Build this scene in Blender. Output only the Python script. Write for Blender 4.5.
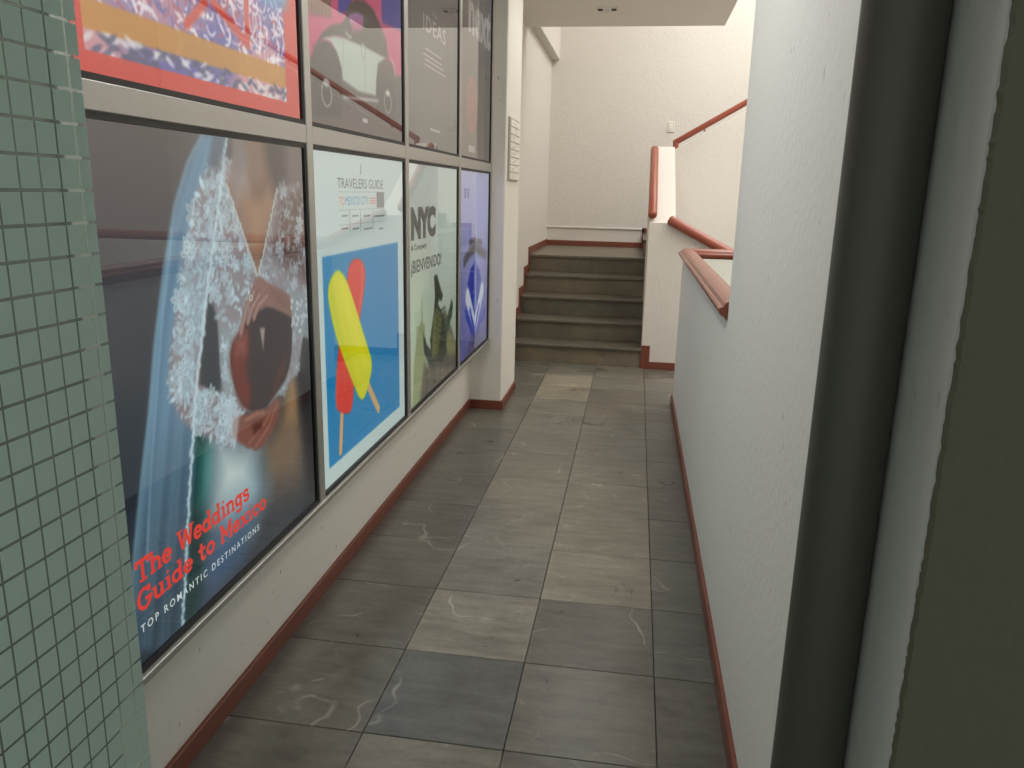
import bpy, bmesh, math, random
import numpy as np
from mathutils import Vector, Matrix
random.seed(7); rng = np.random.default_rng(7)
for o in list(bpy.data.objects): bpy.data.objects.remove(o)
scene = bpy.context.scene
C = scene.collection

# ------------------------------------------------------------------ camera
CAM_H = 1.5; FPX = 783.016; YAW, PIT, ROL = -0.148955, -0.240897, 0.0234564
fwd = np.array([math.sin(YAW)*math.cos(PIT), math.cos(YAW)*math.cos(PIT), math.sin(PIT)])
r0 = np.array([math.cos(YAW), -math.sin(YAW), 0.0]); u0 = np.cross(r0, fwd)
RT = math.cos(ROL)*r0 + math.sin(ROL)*u0; UP = -math.sin(ROL)*r0 + math.cos(ROL)*u0
cd = bpy.data.cameras.new('camera'); cam = bpy.data.objects.new('camera', cd); C.objects.link(cam)
cam.matrix_world = Matrix(((RT[0], UP[0], -fwd[0], 0), (RT[1], UP[1], -fwd[1], 0), (RT[2], UP[2], -fwd[2], CAM_H), (0, 0, 0, 1)))
cd.sensor_fit = 'HORIZONTAL'; cd.sensor_width = 36; cd.lens = FPX/1024*36; cd.clip_start = 0.02
scene.camera = cam
# ------------------------------------------------------------------ world, daylight, exposure
w = bpy.data.worlds.new('world'); scene.world = w; w.use_nodes = True
w.node_tree.nodes['Background'].inputs[0].default_value = (0.86, 0.91, 0.87, 1)
w.node_tree.nodes['Background'].inputs[1].default_value = 0.46
def area(name, loc, sx, sy, power, col):
    l = bpy.data.lights.new(name, 'AREA'); l.shape = 'RECTANGLE'; l.size = sx; l.size_y = sy; l.energy = power; l.color = col
    o = bpy.data.objects.new(name, l); C.objects.link(o); o.location = loc; return o
area('skylight', (1.85, 6.3, 5.45), 2.5, 6.6, 290, (1.0, 0.975, 0.945))      # daylight through the roof light over the stairwell
vs = scene.view_settings; vs.view_transform = 'Standard'; vs.look = 'None'; vs.exposure = 0.0; vs.gamma = 1.0; vs.use_curve_mapping = False

# ------------------------------------------------------------------ helpers
def lin(c):
    c = np.asarray(c, float)/255.0
    return np.where(c <= 0.04045, c/12.92, ((c+0.055)/1.055)**2.4)
def L4(c): return tuple(lin(c)) + (1.0,)
def link(name, me, mat=None, parent=None):
    o = bpy.data.objects.new(name, me); C.objects.link(o)
    if mat is not None and not me.materials: me.materials.append(mat)
    if parent is not None: o.parent = parent
    return o
def tag(o, label=None, cat=None, group=None, kind=None):
    if label: o['label'] = label
    if cat: o['category'] = cat
    if group: o['group'] = group
    if kind: o['kind'] = kind
    return o
def empty(name, loc=(0, 0, 0)):
    o = bpy.data.objects.new(name, None); C.objects.link(o); o.location = loc; o.empty_display_size = 0.1
    return o
def boxes_me(name, bl, bevel=0.0, seg=1):
    bm = bmesh.new()
    for (x0, x1, y0, y1, z0, z1) in bl:
        r = bmesh.ops.create_cube(bm, size=1)
        for v in r['verts']:
            v.co = Vector((x0+(v.co.x+.5)*(x1-x0), y0+(v.co.y+.5)*(y1-y0), z0+(v.co.z+.5)*(z1-z0)))
    if bevel: bmesh.ops.bevel(bm, geom=bm.edges[:], offset=bevel, segments=seg, affect='EDGES', profile=0.5)
    me = bpy.data.meshes.new(name); bm.to_mesh(me); bm.free(); return me
def box(name, b, mat, parent=None, bevel=0.0, seg=1): return link(name, boxes_me(name, [b], bevel, seg), mat, parent)
def prism_me(name, pts, a0, a1, axis, bevel=0):
    """extrude the 2D outline pts along axis ('x': pts are (y,z); 'y': pts are (x,z); 'z': pts are (x,y))"""
    def P(p, a): return {'x': (a, p[0], p[1]), 'y': (p[0], a, p[1]), 'z': (p[0], p[1], a)}[axis]
    bm = bmesh.new(); n = len(pts)
    A = [bm.verts.new(P(p, a0)) for p in pts]; B = [bm.verts.new(P(p, a1)) for p in pts]
    bm.faces.new(A); bm.faces.new(B[::-1])
    for i in range(n): bm.faces.new((A[i], B[i], B[(i+1) % n], A[(i+1) % n]))
    bmesh.ops.recalc_face_normals(bm, faces=bm.faces[:])
    if bevel: bmesh.ops.bevel(bm, geom=bm.edges[:], offset=bevel, segments=1, affect='EDGES')
    me = bpy.data.meshes.new(name); bm.to_mesh(me); bm.free(); return me
def sweep_me(name, path, prof, smooth=True, upv=(0, 0, 1), capround=0):
    """sweep a closed profile [(side,up)] along a 3D path with mitred corners"""
    path = [Vector(p) for p in path]; upv = Vector(upv); bm = bmesh.new(); rings = []
    for i, p in enumerate(path):
        din = (p-path[i-1]).normalized() if i else (path[1]-p).normalized()
        dout = (path[i+1]-p).normalized() if i < len(path)-1 else din
        t = (din+dout).normalized(); side = t.cross(upv).normalized(); u = side.cross(t).normalized()
        k = 1/max(0.3, t.dot(din)); flat = abs(din.z-dout.z) < 1e-4
        rings.append([bm.verts.new(p + side*a*(k if flat else 1) + u*b*(1 if flat else k)) for a, b in prof])
    n = len(prof)
    for i in range(len(rings)-1):
        for j in range(n):
            f = bm.faces.new((rings[i][j], rings[i+1][j], rings[i+1][(j+1) % n], rings[i][(j+1) % n])); f.smooth = smooth
    for ring, d in ((rings[0], -1), (rings[-1], 1)):
        dirv = (path[0]-path[1]).normalized() if d < 0 else (path[-1]-path[-2]).normalized()
        if capround:
            cen = sum((v.co for v in ring), Vector())/n; prev = ring
            for s in (0.85, 0.5):
                nr = [bm.verts.new(cen+(v.co-cen)*s+dirv*capround*math.sqrt(1-s*s)) for v in ring]
                for j in range(n):
                    f = bm.faces.new((prev[j], prev[(j+1) % n], nr[(j+1) % n], nr[j])); f.smooth = True
                prev = nr
            bm.faces.new(prev)
        else: bm.faces.new([bm.verts.new(v.co) for v in ring])
    bmesh.ops.recalc_face_normals(bm, faces=bm.faces[:])
    me = bpy.data.meshes.new(name); bm.to_mesh(me); bm.free(); return me
def circ(r, n=20): return [(r*math.cos(2*math.pi*i/n), r*math.sin(2*math.pi*i/n)) for i in range(n)]

# ------------------------------------------------------------------ materials
MATS = {}
def newmat(name):
    m = bpy.data.materials.new(name); m.use_nodes = True; MATS[name] = m
    return m, m.node_tree, m.node_tree.nodes['Principled BSDF']
def N(nt, t, **k):
    n = nt.nodes.new(t)
    for a, b in k.items():
        if a.startswith('i_'): n.inputs[a[2:].replace('_', ' ')].default_value = b
        else: setattr(n, a, b)
    return n
def plain(name, col, rough=0.6, metal=0.0, spec=0.5, noise=0.0, scale=20, bump=0.0):
    m, nt, b = newmat(name)
    b.inputs['Base Color'].default_value = L4(col); b.inputs['Roughness'].default_value = rough
    b.inputs['Metallic'].default_value = metal; b.inputs['Specular IOR Level'].default_value = spec
    if noise or bump:
        tc = N(nt, 'ShaderNodeTexCoord'); nz = N(nt, 'ShaderNodeTexNoise', i_Scale=scale, i_Detail=4.0)
        nt.links.new(tc.outputs['Object'], nz.inputs['Vector'])
        if noise:
            mx = N(nt, 'ShaderNodeMix', data_type='RGBA', blend_type='MULTIPLY'); mx.inputs[0].default_value = 1
            mr = N(nt, 'ShaderNodeMapRange'); mr.inputs[3].default_value = 1-noise; mr.inputs[4].default_value = 1+noise
            nt.links.new(nz.outputs[0], mr.inputs[0]); mx.inputs[6].default_value = L4(col)
            nt.links.new(mr.outputs[0], mx.inputs[7]); nt.links.new(mx.outputs[2], b.inputs['Base Color'])
        if bump:
            bp = N(nt, 'ShaderNodeBump', i_Strength=bump, i_Distance=0.01)
            nt.links.new(nz.outputs[0], bp.inputs['Height']); nt.links.new(bp.outputs[0], b.inputs['Normal'])
    return m
def plaster(name, col, speck=0.5, bump=0.35, rough=0.75, bscale=38):
    """painted textured render: fine lumps, small vertical pits"""
    m, nt, b = newmat(name); b.inputs['Roughness'].default_value = rough
    tc = N(nt, 'ShaderNodeTexCoord'); mp = N(nt, 'ShaderNodeMapping'); mp.inputs['Scale'].default_value = (1, 1, 0.35)
    nt.links.new(tc.outputs['Object'], mp.inputs[0])
    n1 = N(nt, 'ShaderNodeTexNoise', i_Scale=bscale, i_Detail=5.0, i_Roughness=0.55); nt.links.new(tc.outputs['Object'], n1.inputs['Vector'])
    n2 = N(nt, 'ShaderNodeTexNoise', i_Scale=60.0, i_Detail=2.0); nt.links.new(mp.outputs[0], n2.inputs['Vector'])
    n3 = N(nt, 'ShaderNodeTexNoise', i_Scale=5.0, i_Detail=2.0); nt.links.new(tc.outputs['Object'], n3.inputs['Vector'])
    r2 = N(nt, 'ShaderNodeMapRange'); r2.inputs[1].default_value = 0.70; r2.inputs[2].default_value = 0.76
    nt.links.new(n2.outputs[0], r2.inputs[0])
    r3 = N(nt, 'ShaderNodeMapRange'); r3.inputs[1].default_value = 0.42; r3.inputs[2].default_value = 0.62
    nt.links.new(n3.outputs[0], r3.inputs[0])
    mu = N(nt, 'ShaderNodeMath', operation='MULTIPLY'); nt.links.new(r2.outputs[0], mu.inputs[0]); nt.links.new(r3.outputs[0], mu.inputs[1])
    mu2 = N(nt, 'ShaderNodeMath', operation='MULTIPLY'); mu2.inputs[1].default_value = speck; nt.links.new(mu.outputs[0], mu2.inputs[0])
    mx = N(nt, 'ShaderNodeMix', data_type='RGBA'); mx.inputs[6].default_value = L4(col); mx.inputs[7].default_value = L4([c*0.5 for c in col])
    nt.links.new(mu2.outputs[0], mx.inputs[0]); nt.links.new(mx.outputs[2], b.inputs['Base Color'])
    sb = N(nt, 'ShaderNodeMath', operation='SUBTRACT'); nt.links.new(n1.outputs[0], sb.inputs[0]); nt.links.new(mu2.outputs[0], sb.inputs[1])
    bp = N(nt, 'ShaderNodeBump', i_Strength=bump, i_Distance=0.006); nt.links.new(sb.outputs[0], bp.inputs['Height']); nt.links.new(bp.outputs[0], b.inputs['Normal'])
    return m
def slate(name, rough, vein=1.0, cloud=0.26):
    """honed grey slate; tone of each piece comes from its object colour, veins from its own position"""
    m, nt, b = newmat(name); ln = nt.links.new
    oi = N(nt, 'ShaderNodeObjectInfo'); tc = N(nt, 'ShaderNodeTexCoord')
    sc = N(nt, 'ShaderNodeVectorMath', operation='SCALE'); sc.inputs[3].default_value = 37.0; ln(oi.outputs['Location'], sc.inputs[0])
    ad = N(nt, 'ShaderNodeVectorMath', operation='ADD'); ln(tc.outputs['Object'], ad.inputs[0]); ln(sc.outputs[0], ad.inputs[1])
    cl = N(nt, 'ShaderNodeTexNoise', i_Scale=4.0, i_Detail=6.0, i_Roughness=0.6, i_Distortion=0.6); ln(ad.outputs[0], cl.inputs['Vector'])
    fine = N(nt, 'ShaderNodeTexNoise', i_Scale=45.0, i_Detail=4.0); ln(ad.outputs[0], fine.inputs['Vector'])
    # veins: thin zero crossings of stretched noise
    vn = N(nt, 'ShaderNodeTexNoise', i_Scale=1.5, i_Detail=3.0, i_Roughness=0.5, i_Distortion=0.12); ln(ad.outputs[0], vn.inputs['Vector'])
    s1 = N(nt, 'ShaderNodeMath', operation='SUBTRACT'); s1.inputs[1].default_value = 0.5; ln(vn.outputs[0], s1.inputs[0])
    a1 = N(nt, 'ShaderNodeMath', operation='ABSOLUTE'); ln(s1.outputs[0], a1.inputs[0])
    rv = N(nt, 'ShaderNodeMapRange'); rv.inputs[1].default_value = 0.0; rv.inputs[2].default_value = 0.006; rv.inputs[3].default_value = 1; rv.inputs[4].default_value = 0
    ln(a1.outputs[0], rv.inputs[0])
    gate = N(nt, 'ShaderNodeMapRange'); gate.inputs[1].default_value = 0.47; gate.inputs[2].default_value = 0.66; gate.inputs[4].default_value = vein
    ln(cl.outputs[0], gate.inputs[0])
    gm = N(nt, 'ShaderNodeMath', operation='MULTIPLY'); ln(rv.outputs[0], gm.inputs[0]); ln(gate.outputs[0], gm.inputs[1])
    # tone
    r1 = N(nt, 'ShaderNodeMapRange'); r1.inputs[1].default_value = 0.25; r1.inputs[2].default_value = 0.75; r1.inputs[3].default_value = 1-cloud; r1.inputs[4].default_value = 1+cloud
    sm_ = N(nt, 'ShaderNodeMapping'); sm_.inputs['Scale'].default_value = (1.0, 4.5, 1.0); sm_.inputs['Rotation'].default_value = (0, 0, 0.25); ln(ad.outputs[0], sm_.inputs[0])
    sn = N(nt, 'ShaderNodeTexNoise', i_Scale=5.0, i_Detail=6.0, i_Roughness=0.62, i_Distortion=0.3); ln(sm_.outputs[0], sn.inputs['Vector'])
    av = N(nt, 'ShaderNodeMath', operation='ADD'); ln(cl.outputs[0], av.inputs[0]); ln(sn.outputs[0], av.inputs[1])
    hv = N(nt, 'ShaderNodeMath', operation='MULTIPLY_ADD'); hv.inputs[1].default_value = 0.8; hv.inputs[2].default_value = -0.3; ln(av.outputs[0], hv.inputs[0])
    ln(hv.outputs[0], r1.inputs[0])
    r4 = N(nt, 'ShaderNodeMapRange'); r4.inputs[3].default_value = 0.8; r4.inputs[4].default_value = 1.2; ln(fine.outputs[0], r4.inputs[0])
    mm = N(nt, 'ShaderNodeMath', operation='MULTIPLY'); ln(r1.outputs[0], mm.inputs[0]); ln(r4.outputs[0], mm.inputs[1])
    mx = N(nt, 'ShaderNodeMix', data_type='RGBA', blend_type='MULTIPLY'); mx.inputs[0].default_value = 1
    ln(oi.outputs['Color'], mx.inputs[6]); ln(mm.outputs[0], mx.inputs[7])
    m2 = N(nt, 'ShaderNodeMix', data_type='RGBA'); m2.inputs[7].default_value = L4((205, 200, 188)); ln(mx.outputs[2], m2.inputs[6]); ln(gm.outputs[0], m2.inputs[0])
    ln(m2.outputs[2], b.inputs['Base Color'])
    rr = N(nt, 'ShaderNodeMapRange'); rr.inputs[3].default_value = rough-0.08; rr.inputs[4].default_value = rough+0.12; ln(cl.outputs[0], rr.inputs[0]); ln(rr.outputs[0], b.inputs['Roughness'])
    bp = N(nt, 'ShaderNodeBump', i_Strength=0.12, i_Distance=0.003); ln(cl.outputs[0], bp.inputs['Height']); ln(bp.outputs[0], b.inputs['Normal'])
    return m
def printmat(name, emit, diff):
    m, nt, b = newmat(name); at = N(nt, 'ShaderNodeAttribute', attribute_name='Col'); ln = nt.links.new
    mx = N(nt, 'ShaderNodeMix', data_type='RGBA', blend_type='MULTIPLY'); mx.inputs[0].default_value = 1; mx.inputs[7].default_value = (diff, diff, diff, 1)
    ln(at.outputs['Color'], mx.inputs[6]); ln(mx.outputs[2], b.inputs['Base Color'])
    ln(at.outputs['Color'], b.inputs['Emission Color']); b.inputs['Emission Strength'].default_value = emit
    b.inputs['Roughness'].default_value = 0.6; b.inputs['Specular IOR Level'].default_value = 0.1
    return m
def inkmat(name, col, emit, diff):
    m, nt, b = newmat(name); b.inputs['Base Color'].default_value = tuple(lin(col)*diff)+(1,); b.inputs['Emission Color'].default_value = L4(col)
    b.inputs['Emission Strength'].default_value = emit; b.inputs['Roughness'].default_value = 0.6; b.inputs['Specular IOR Level'].default_value = 0.1
    return m
def panemat(name, ior, tint, haze=0.0):
    m = bpy.data.materials.new(name); m.use_nodes = True; nt = m.node_tree; nt.nodes.clear(); ln = nt.links.new
    out = N(nt, 'ShaderNodeOutputMaterial'); mx = N(nt, 'ShaderNodeMixShader'); fr = N(nt, 'ShaderNodeFresnel', i_IOR=ior)
    tr = N(nt, 'ShaderNodeBsdfTransparent'); tr.inputs[0].default_value = tint; f2 = N(nt, 'ShaderNodeMath', operation='MULTIPLY'); f2.inputs[1].default_value = 2; f1_ = N(nt, 'ShaderNodeMath', operation='ADD'); f1_.inputs[1].default_value = 1; fd = N(nt, 'ShaderNodeMath', operation='DIVIDE'); gl = N(nt, 'ShaderNodeBsdfGlossy', i_Roughness=0.0)
    ln(fr.outputs[0], f2.inputs[0]); ln(fr.outputs[0], f1_.inputs[0]); ln(f2.outputs[0], fd.inputs[0]); ln(f1_.outputs[0], fd.inputs[1]); ln(fd.outputs[0], mx.inputs[0]); ln(tr.outputs[0], mx.inputs[1]); ln(gl.outputs[0], mx.inputs[2])
    if haze:
        hz = N(nt, 'ShaderNodeBsdfDiffuse'); hz.inputs[0].default_value = L4((170, 196, 184)); mh = N(nt, 'ShaderNodeMixShader'); mh.inputs[0].default_value = haze
        ln(mx.outputs[0], mh.inputs[1]); ln(hz.outputs[0], mh.inputs[2]); ln(mh.outputs[0], out.inputs[0])
    else: ln(mx.outputs[0], out.inputs[0])
    return m
M_stair = plaster('cream_render', (222, 217, 209), 0.35, 0.45)
M_right = plaster('pale_grey_render', (240, 243, 236), 0.75, 0.30, 0.6)
M_left = plaster('off_white_render', (234, 231, 222), 1.0, 0.30)
M_ceil = plain('ceiling_paint', (238, 232, 224), 0.8, noise=0.02, scale=3)
M_base = plain('red_brown_baseboard', (122, 66, 50), 0.4, noise=0.12, scale=9)
M_rail = plain('terracotta_rail_paint', (154, 82, 62), 0.33, noise=0.06, scale=8)
M_wood = plain('varnished_handrail_wood', (136, 74, 56), 0.26, noise=0.12, scale=14)
M_alu = plain('brushed_aluminium', (178, 177, 172), 0.38, metal=0.6, noise=0.03, scale=40)
M_black = plain('black_gasket', (22, 22, 23), 0.5)
M_cab = plain('lightbox_inside', (30, 30, 30), 0.7)
M_post = plain('dark_metal_post', (94, 94, 84), 0.5, metal=0.3)
M_jamb = plaster('near_jamb_render', (206, 208, 202), 0.5, 0.5, 0.7)
M_near = plain('olive_shade_wall_coat', (98, 99, 80), 0.9, noise=0.06, scale=60, bump=0.15)  # olive kept dark to hold the shade of the unlit side
M_white = plain('white_plastic', (222, 218, 208), 0.45)
M_grey = plain('grey_strip_print', (184, 178, 168), 0.6)
M_dark = plain('dark_slot', (40, 38, 36), 0.6)
M_slate = slate('honed_slate', 0.29, 0.62, 0.36)
M_step = slate('stair_slate', 0.42, 0.12, 0.22)
M_grout = plain('grout', (58, 56, 52), 0.9)
M_pane = panemat('poster_glass', 1.5, (0.97, 0.985, 0.98, 1))
M_dglass = panemat('door_glass', 1.5, (0.84, 0.92, 0.89, 1), 0.16)

# ------------------------------------------------------------------ the shell
XL, XR = -1.10, 0.345             # corridor wall faces
ZC = 2.95                          # corridor ceiling
Y_PIL0, Y_PIL1, X_PIL = 5.27, 5.90, -0.868
Y_ST = 6.91; RIS, TRD = 0.175, 0.312; SX0, SX1 = -1.075, 0.115
Z_LAND = 5*RIS; Y_BACK = 9.72
def struct(o): o['kind'] = 'structure'; return o
floor = struct(box('floor', (-1.3, 0.9, -2.2, 6.93, -0.16, -0.012), M_grout))
struct(box('floor_lobby', (-3.2, -1.3, -2.2, 1.0, -0.16, -0.0), M_grout)); struct(box('ceiling_lobby', (-3.2, -1.32, -2.2, 1.0, ZC, 3.25), M_ceil))
struct(box('wall_left', (-1.32, XL, 1.0, 5.4, -0.16, ZC), M_left))
struct(box('wall_pilaster', (-1.32, X_PIL, Y_PIL0, Y_PIL1, -0.16, ZC+0.3), M_left, bevel=0.006))
struct(box('wall_stair_left', (-1.32, SX0, Y_PIL1, Y_BACK+.2, -0.16, 5.35), M_stair))
struct(box('wall_back', (-1.32, 3.3, Y_BACK, Y_BACK+.2, -2.2, 5.6), M_stair))
struct(box('wall_beam', (-1.2, -0.985, Y_PIL1, Y_BACK+.02, 3.0, 3.5), M_stair, bevel=0.006))
struct(box('wall_right', (XR, 0.50, 0.985, 2.87, -0.16, ZC+.02), M_right, bevel=0.005))
struct(box('wall_stairwell_near', (0.50, 3.3, 2.72, 2.87, -2.2, 5.6), M_stair))
struct(box('wall_stairwell_right', (3.12, 3.3, 2.8, Y_BACK+.1, -2.2, 5.6), M_stair))
struct(link('wall_parapet', prism_me('wall_parapet', [(XR, 2.86), (0.445, 2.86), (0.445, 5.63), (2.3, 5.63), (2.3, 5.745), (XR, 5.745)], -0.16, 1.075, 'z', 0.004), M_right))
struct(box('ceiling', (-1.32, 0.667, -2.2, 7.585, ZC, 3.25), M_ceil))
struct(box('ceiling_landing', (-1.32, 0.667, 7.5, Y_BACK+.2, 5.30, 5.55), M_ceil))
struct(box('wall_above_ceiling', (-1.32, 0.667, 7.40, 7.585, 3.25, 5.32), M_stair))
struct(box('wall_stairwell_upper', (0.52, 0.667, 2.8, 7.5, 3.24, 5.6), M_stair))
struct(box('floor_lower', (0.3, 3.3, 2.8, Y_BACK+.1, -2.3, -2.1), M_step)); bpy.data.objects['floor_lower'].color = L4((96, 92, 84))
# inner wall of the first flight: sloping top, then the sloping wall beside the flight going down
ZF = 1.27; SL = RIS/TRD
struct(link('wall_flight_inner', prism_me('wall_flight_inner', [(6.90, -0.16), (8.13, -0.16), (8.13, ZF+SL*1.23), (6.90, ZF)], SX1, 0.335, 'x'), M_stair))
struct(link('wall_flight_down', prism_me('wall_flight_down', [(0.335, -2.1), (3.12, -2.1), (3.12, ZF-0.5*2.85), (0.335, ZF-.02)], 6.90, 7.03, 'y'), M_stair))
struct(link('wall_flight_up', prism_me('wall_flight_up', [(0.30, -2.1), (3.12, -2.1), (3.12, 1.93+SL*2.8), (0.325, 1.93), (0.30, 1.93)], 8.12, 8.25, 'y', 0.004), M_stair))
struct(box('trim_1', (SX0, 0.6, Y_BACK-0.014, Y_BACK, 1.085, 1.105), M_stair, bevel=0.003))
# door surround in the foreground, right: rendered jamb and the ragged coat on the viewer's side, darkened for its shade
struct(box('wall_near_jamb', (0.302, 0.9, 0.775, 0.985, -0.16, ZC+.02), M_jamb, bevel=0.004))
ed = []
zz = -0.1
while zz < ZC: ed.append((0.302+0.0012+random.uniform(-0.0010, 0.0010), zz)); zz += random.uniform(0.003, 0.010)
struct(link('wall_near', prism_me('wall_near', [(0.95, -0.1)]+[(0.95, ZC)]+ed[::-1], 0.762, 0.7755, 'y'), M_near))

# ------------------------------------------------------------------ floor tiles
PX = [XL+0.001, -0.681, -0.276, 0.143, 0.55]; R0 = 1.84-0.4225*5; PY = 0.4225
tone = {(1, 4): (128, 125, 116), (1, 5): (82, 86, 88), (1, 6): (140, 137, 128), (1, 7): (118, 116, 110), (1, 8): (122, 119, 110), (2, 6): (94, 93, 86),
        (2, 7): (146, 141, 128), (2, 8): (136, 131, 119), (2, 5): (104, 102, 94), (2, 4): (98, 97, 90), (3, 8): (88, 88, 83), (3, 7): (94, 95, 89),
        (3, 6): (84, 86, 83), (3, 5): (88, 86, 80), (2, 13): (120, 114, 103), (1, 14): (150, 143, 128), (1, 15): (166, 158, 142), (2, 14): (104, 100, 92), (1, 9): (128, 124, 114),
        (2, 9): (128, 124, 113), (2, 10): (124, 120, 110), (1, 10): (118, 114, 105)}
cache = {}
def tile(x0, x1, y0, y1, col):
    g = 0.0011; k = (round(x1-x0, 3), round(y1-y0, 3))
    if k not in cache: cache[k] = boxes_me('tile', [(-(x1-x0)/2+g, (x1-x0)/2-g, -(y1-y0)/2+g, (y1-y0)/2-g, -0.012, 0)], 0.0014)
    o = link('tile', cache[k], M_slate, floor); o.location = ((x0+x1)/2, (y0+y1)/2, random.uniform(-0.0004, 0)); o.color = L4([(101+(v-104)*0.62)*(1.02, 1.0, 0.945)[k] for k, v in enumerate(col)])
for i in range(4):
    for j in range(-2, 17):
        y0 = R0+PY*j; y1 = y0+PY
        if y1 > Y_ST+.05: continue
        x0, x1 = PX[i], PX[i+1]
        if i == 3 and y1 < 5.9: x1 = XR
        base = {0: 92, 1: 112, 2: 112, 3: 92}[i]; v = base+random.uniform(-9, 9)
        if j > 9: v += 8  # far tiles painted lighter, standing in for the floor's reflections
        tile(x0, x1, y0, y1, tone.get((i, j), (v, v*0.985, v*0.92)))
tile(0.55, 0.9, R0+PY*14, R0+PY*15, (110, 108, 100)); tile(0.55, 0.9, R0+PY*15, R0+PY*16, (104, 102, 95))

# ------------------------------------------------------------------ baseboards
BH, BT = 0.064, 0.014
def bb(name, bl): return struct(link(name, boxes_me(name, bl, 0.002), M_base))
bb('baseboard_left', [(XL, XL+BT, 1.24, Y_PIL0, 0, BH)])
bb('baseboard_pilaster', [(XL+BT, X_PIL+BT, Y_PIL0-BT, Y_PIL0, 0, BH), (X_PIL, X_PIL+BT, Y_PIL0, Y_PIL1, 0, BH)])
bb('baseboard_right', [(XR-BT, XR, 1.0, 5.745, 0, BH)])
bb('baseboard_back', [(SX0, 0.08, Y_BACK-BT, Y_BACK, Z_LAND, Z_LAND+0.062), (0.08, 0.105, Y_BACK-BT-.002, Y_BACK, Z_LAND, Z_LAND+0.235), (0.08, 0.33, Y_BACK-BT-.002, Y_BACK, Z_LAND+.18, Z_LAND+0.235)])
bb('baseboard_flight', [(SX1-0.002, SX1+0.072, 6.90-BT, 6.90, 0, 0.208), (SX1+0.072, 0.80, 6.90-BT, 6.90, 0, BH)])
st = [(Y_PIL1, 0.0)]; up = [(Y_PIL1, BH), (Y_ST-0.075, BH)]
for k in range(5):
    yk = Y_ST+k*TRD; st += [(yk, k*RIS), (yk, (k+1)*RIS)]
    up += [(yk-0.075, (k+1)*RIS+0.075)]
    if k < 4: up += [(yk+TRD-0.075, (k+1)*RIS+0.075)]
st += [(Y_BACK, Z_LAND)]; up += [(Y_BACK, Z_LAND+0.07)]
struct(link('baseboard_stair_left', prism_me('baseboard_stair_left', st+up[::-1], SX0, SX0+0.013, 'x'), M_base))

# ------------------------------------------------------------------ staircases
def flight(name, n, fn, label, tones):
    root = empty(name); tag(root, label, 'staircase')
    for k in range(n):
        tb, rb = fn(k)
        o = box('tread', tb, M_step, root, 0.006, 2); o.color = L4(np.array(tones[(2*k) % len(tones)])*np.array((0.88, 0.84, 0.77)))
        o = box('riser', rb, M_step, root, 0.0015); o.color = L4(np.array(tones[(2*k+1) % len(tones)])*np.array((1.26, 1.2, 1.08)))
    return root
def f1(k):
    y = Y_ST+k*TRD; z = (k+1)*RIS
    y1 = y+TRD+0.02 if k < 4 else Y_BACK-.016
    return (SX0+.015, SX1-.002, y-0.022, y1, z-0.028, z), (SX0+.015, SX1-.002, y, y+0.02, z-RIS, z-0.028)
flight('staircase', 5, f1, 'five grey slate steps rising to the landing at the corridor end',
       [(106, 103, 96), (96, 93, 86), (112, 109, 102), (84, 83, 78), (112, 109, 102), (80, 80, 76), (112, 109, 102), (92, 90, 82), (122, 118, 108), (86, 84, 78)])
def f2(k):
    x = 0.105+k*TRD; z = Z_LAND+(k+1)*RIS
    return (x-.02, x+TRD+.02, 8.256, Y_BACK-.02, z-.028, z), (x, x+.02, 8.256, Y_BACK-.016, z-RIS, z-.028)
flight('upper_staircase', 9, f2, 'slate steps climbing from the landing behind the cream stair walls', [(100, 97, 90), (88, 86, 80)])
def f3(k):
    x = 0.90+k*TRD; z = -(k+1)*RIS
    return (x-.0, x+TRD+.02, 5.752, 6.884, z-.028, z), (x-.02, x-.0, 5.752, 6.884, z, z+RIS-.02)
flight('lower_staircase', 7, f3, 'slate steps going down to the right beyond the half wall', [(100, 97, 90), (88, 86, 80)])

# ------------------------------------------------------------------ handrails
prof = [(-.028, 0), (-.034, .010), (-.034, .016), (-.044, .020), (-.056, .028), (-.063, .039), (-.062, .048), (-.055, .054), (-.048, .055), (-.046, .059), (-.040, .069), (-.026, .077), (-.010, .081), (0, .082)]
prof = prof+[(-a, b) for a, b in prof[-2::-1]]
hr = link('parapet_handrail', sweep_me('parapet_handrail', [(0.374, 2.872, 1.06), (0.374, 5.688, 1.06), (2.3, 5.688, 1.06)], prof[::-1], False), M_wood)
tag(hr, 'moulded varnished wooden handrail capping the pale half wall on the right', 'handrail')
def rail(name, p0, p1, r, label, nb, off):
    root = empty(name, p0); tag(root, label, 'handrail', 'round stair handrails')
    p0, p1 = Vector(p0), Vector(p1); d = p1-p0
    link('rail', sweep_me('rail', [(0, 0, 0), d], circ(r), True, capround=r*0.55), M_rail, root)
    if r < 0.03: link('end_drop', sweep_me('end_drop', [(0.012, 0, 0.004), (0.012, 0, -0.062)], circ(r, 16), True, upv=(0, 1, 0)), M_rail, root)
    for k in range(nb):
        t = (k+.5)/nb; q = d*t
        link('bracket', sweep_me('bracket', [q, q+Vector(off)], circ(0.009, 10), True, upv=(0.3, 0.2, 1) if abs(off[2]) < .01 else (1, 0, 0)), M_rail, root)
    return root
rail('stair_handrail', (0.137, 6.90, 1.335), (0.139, 7.95, 1.335+SL*1.05), 0.038, 'terracotta round handrail running up the inner wall of the slate steps', 2, (0.02, 0, -0.075))
rail('stair_handrail', (0.29, 6.865, 1.295), (2.4, 6.865, 1.295-0.505*2.11), 0.041, 'terracotta round handrail sloping down to the right behind the half wall', 4, (0, 0.04, -0.045))
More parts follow.
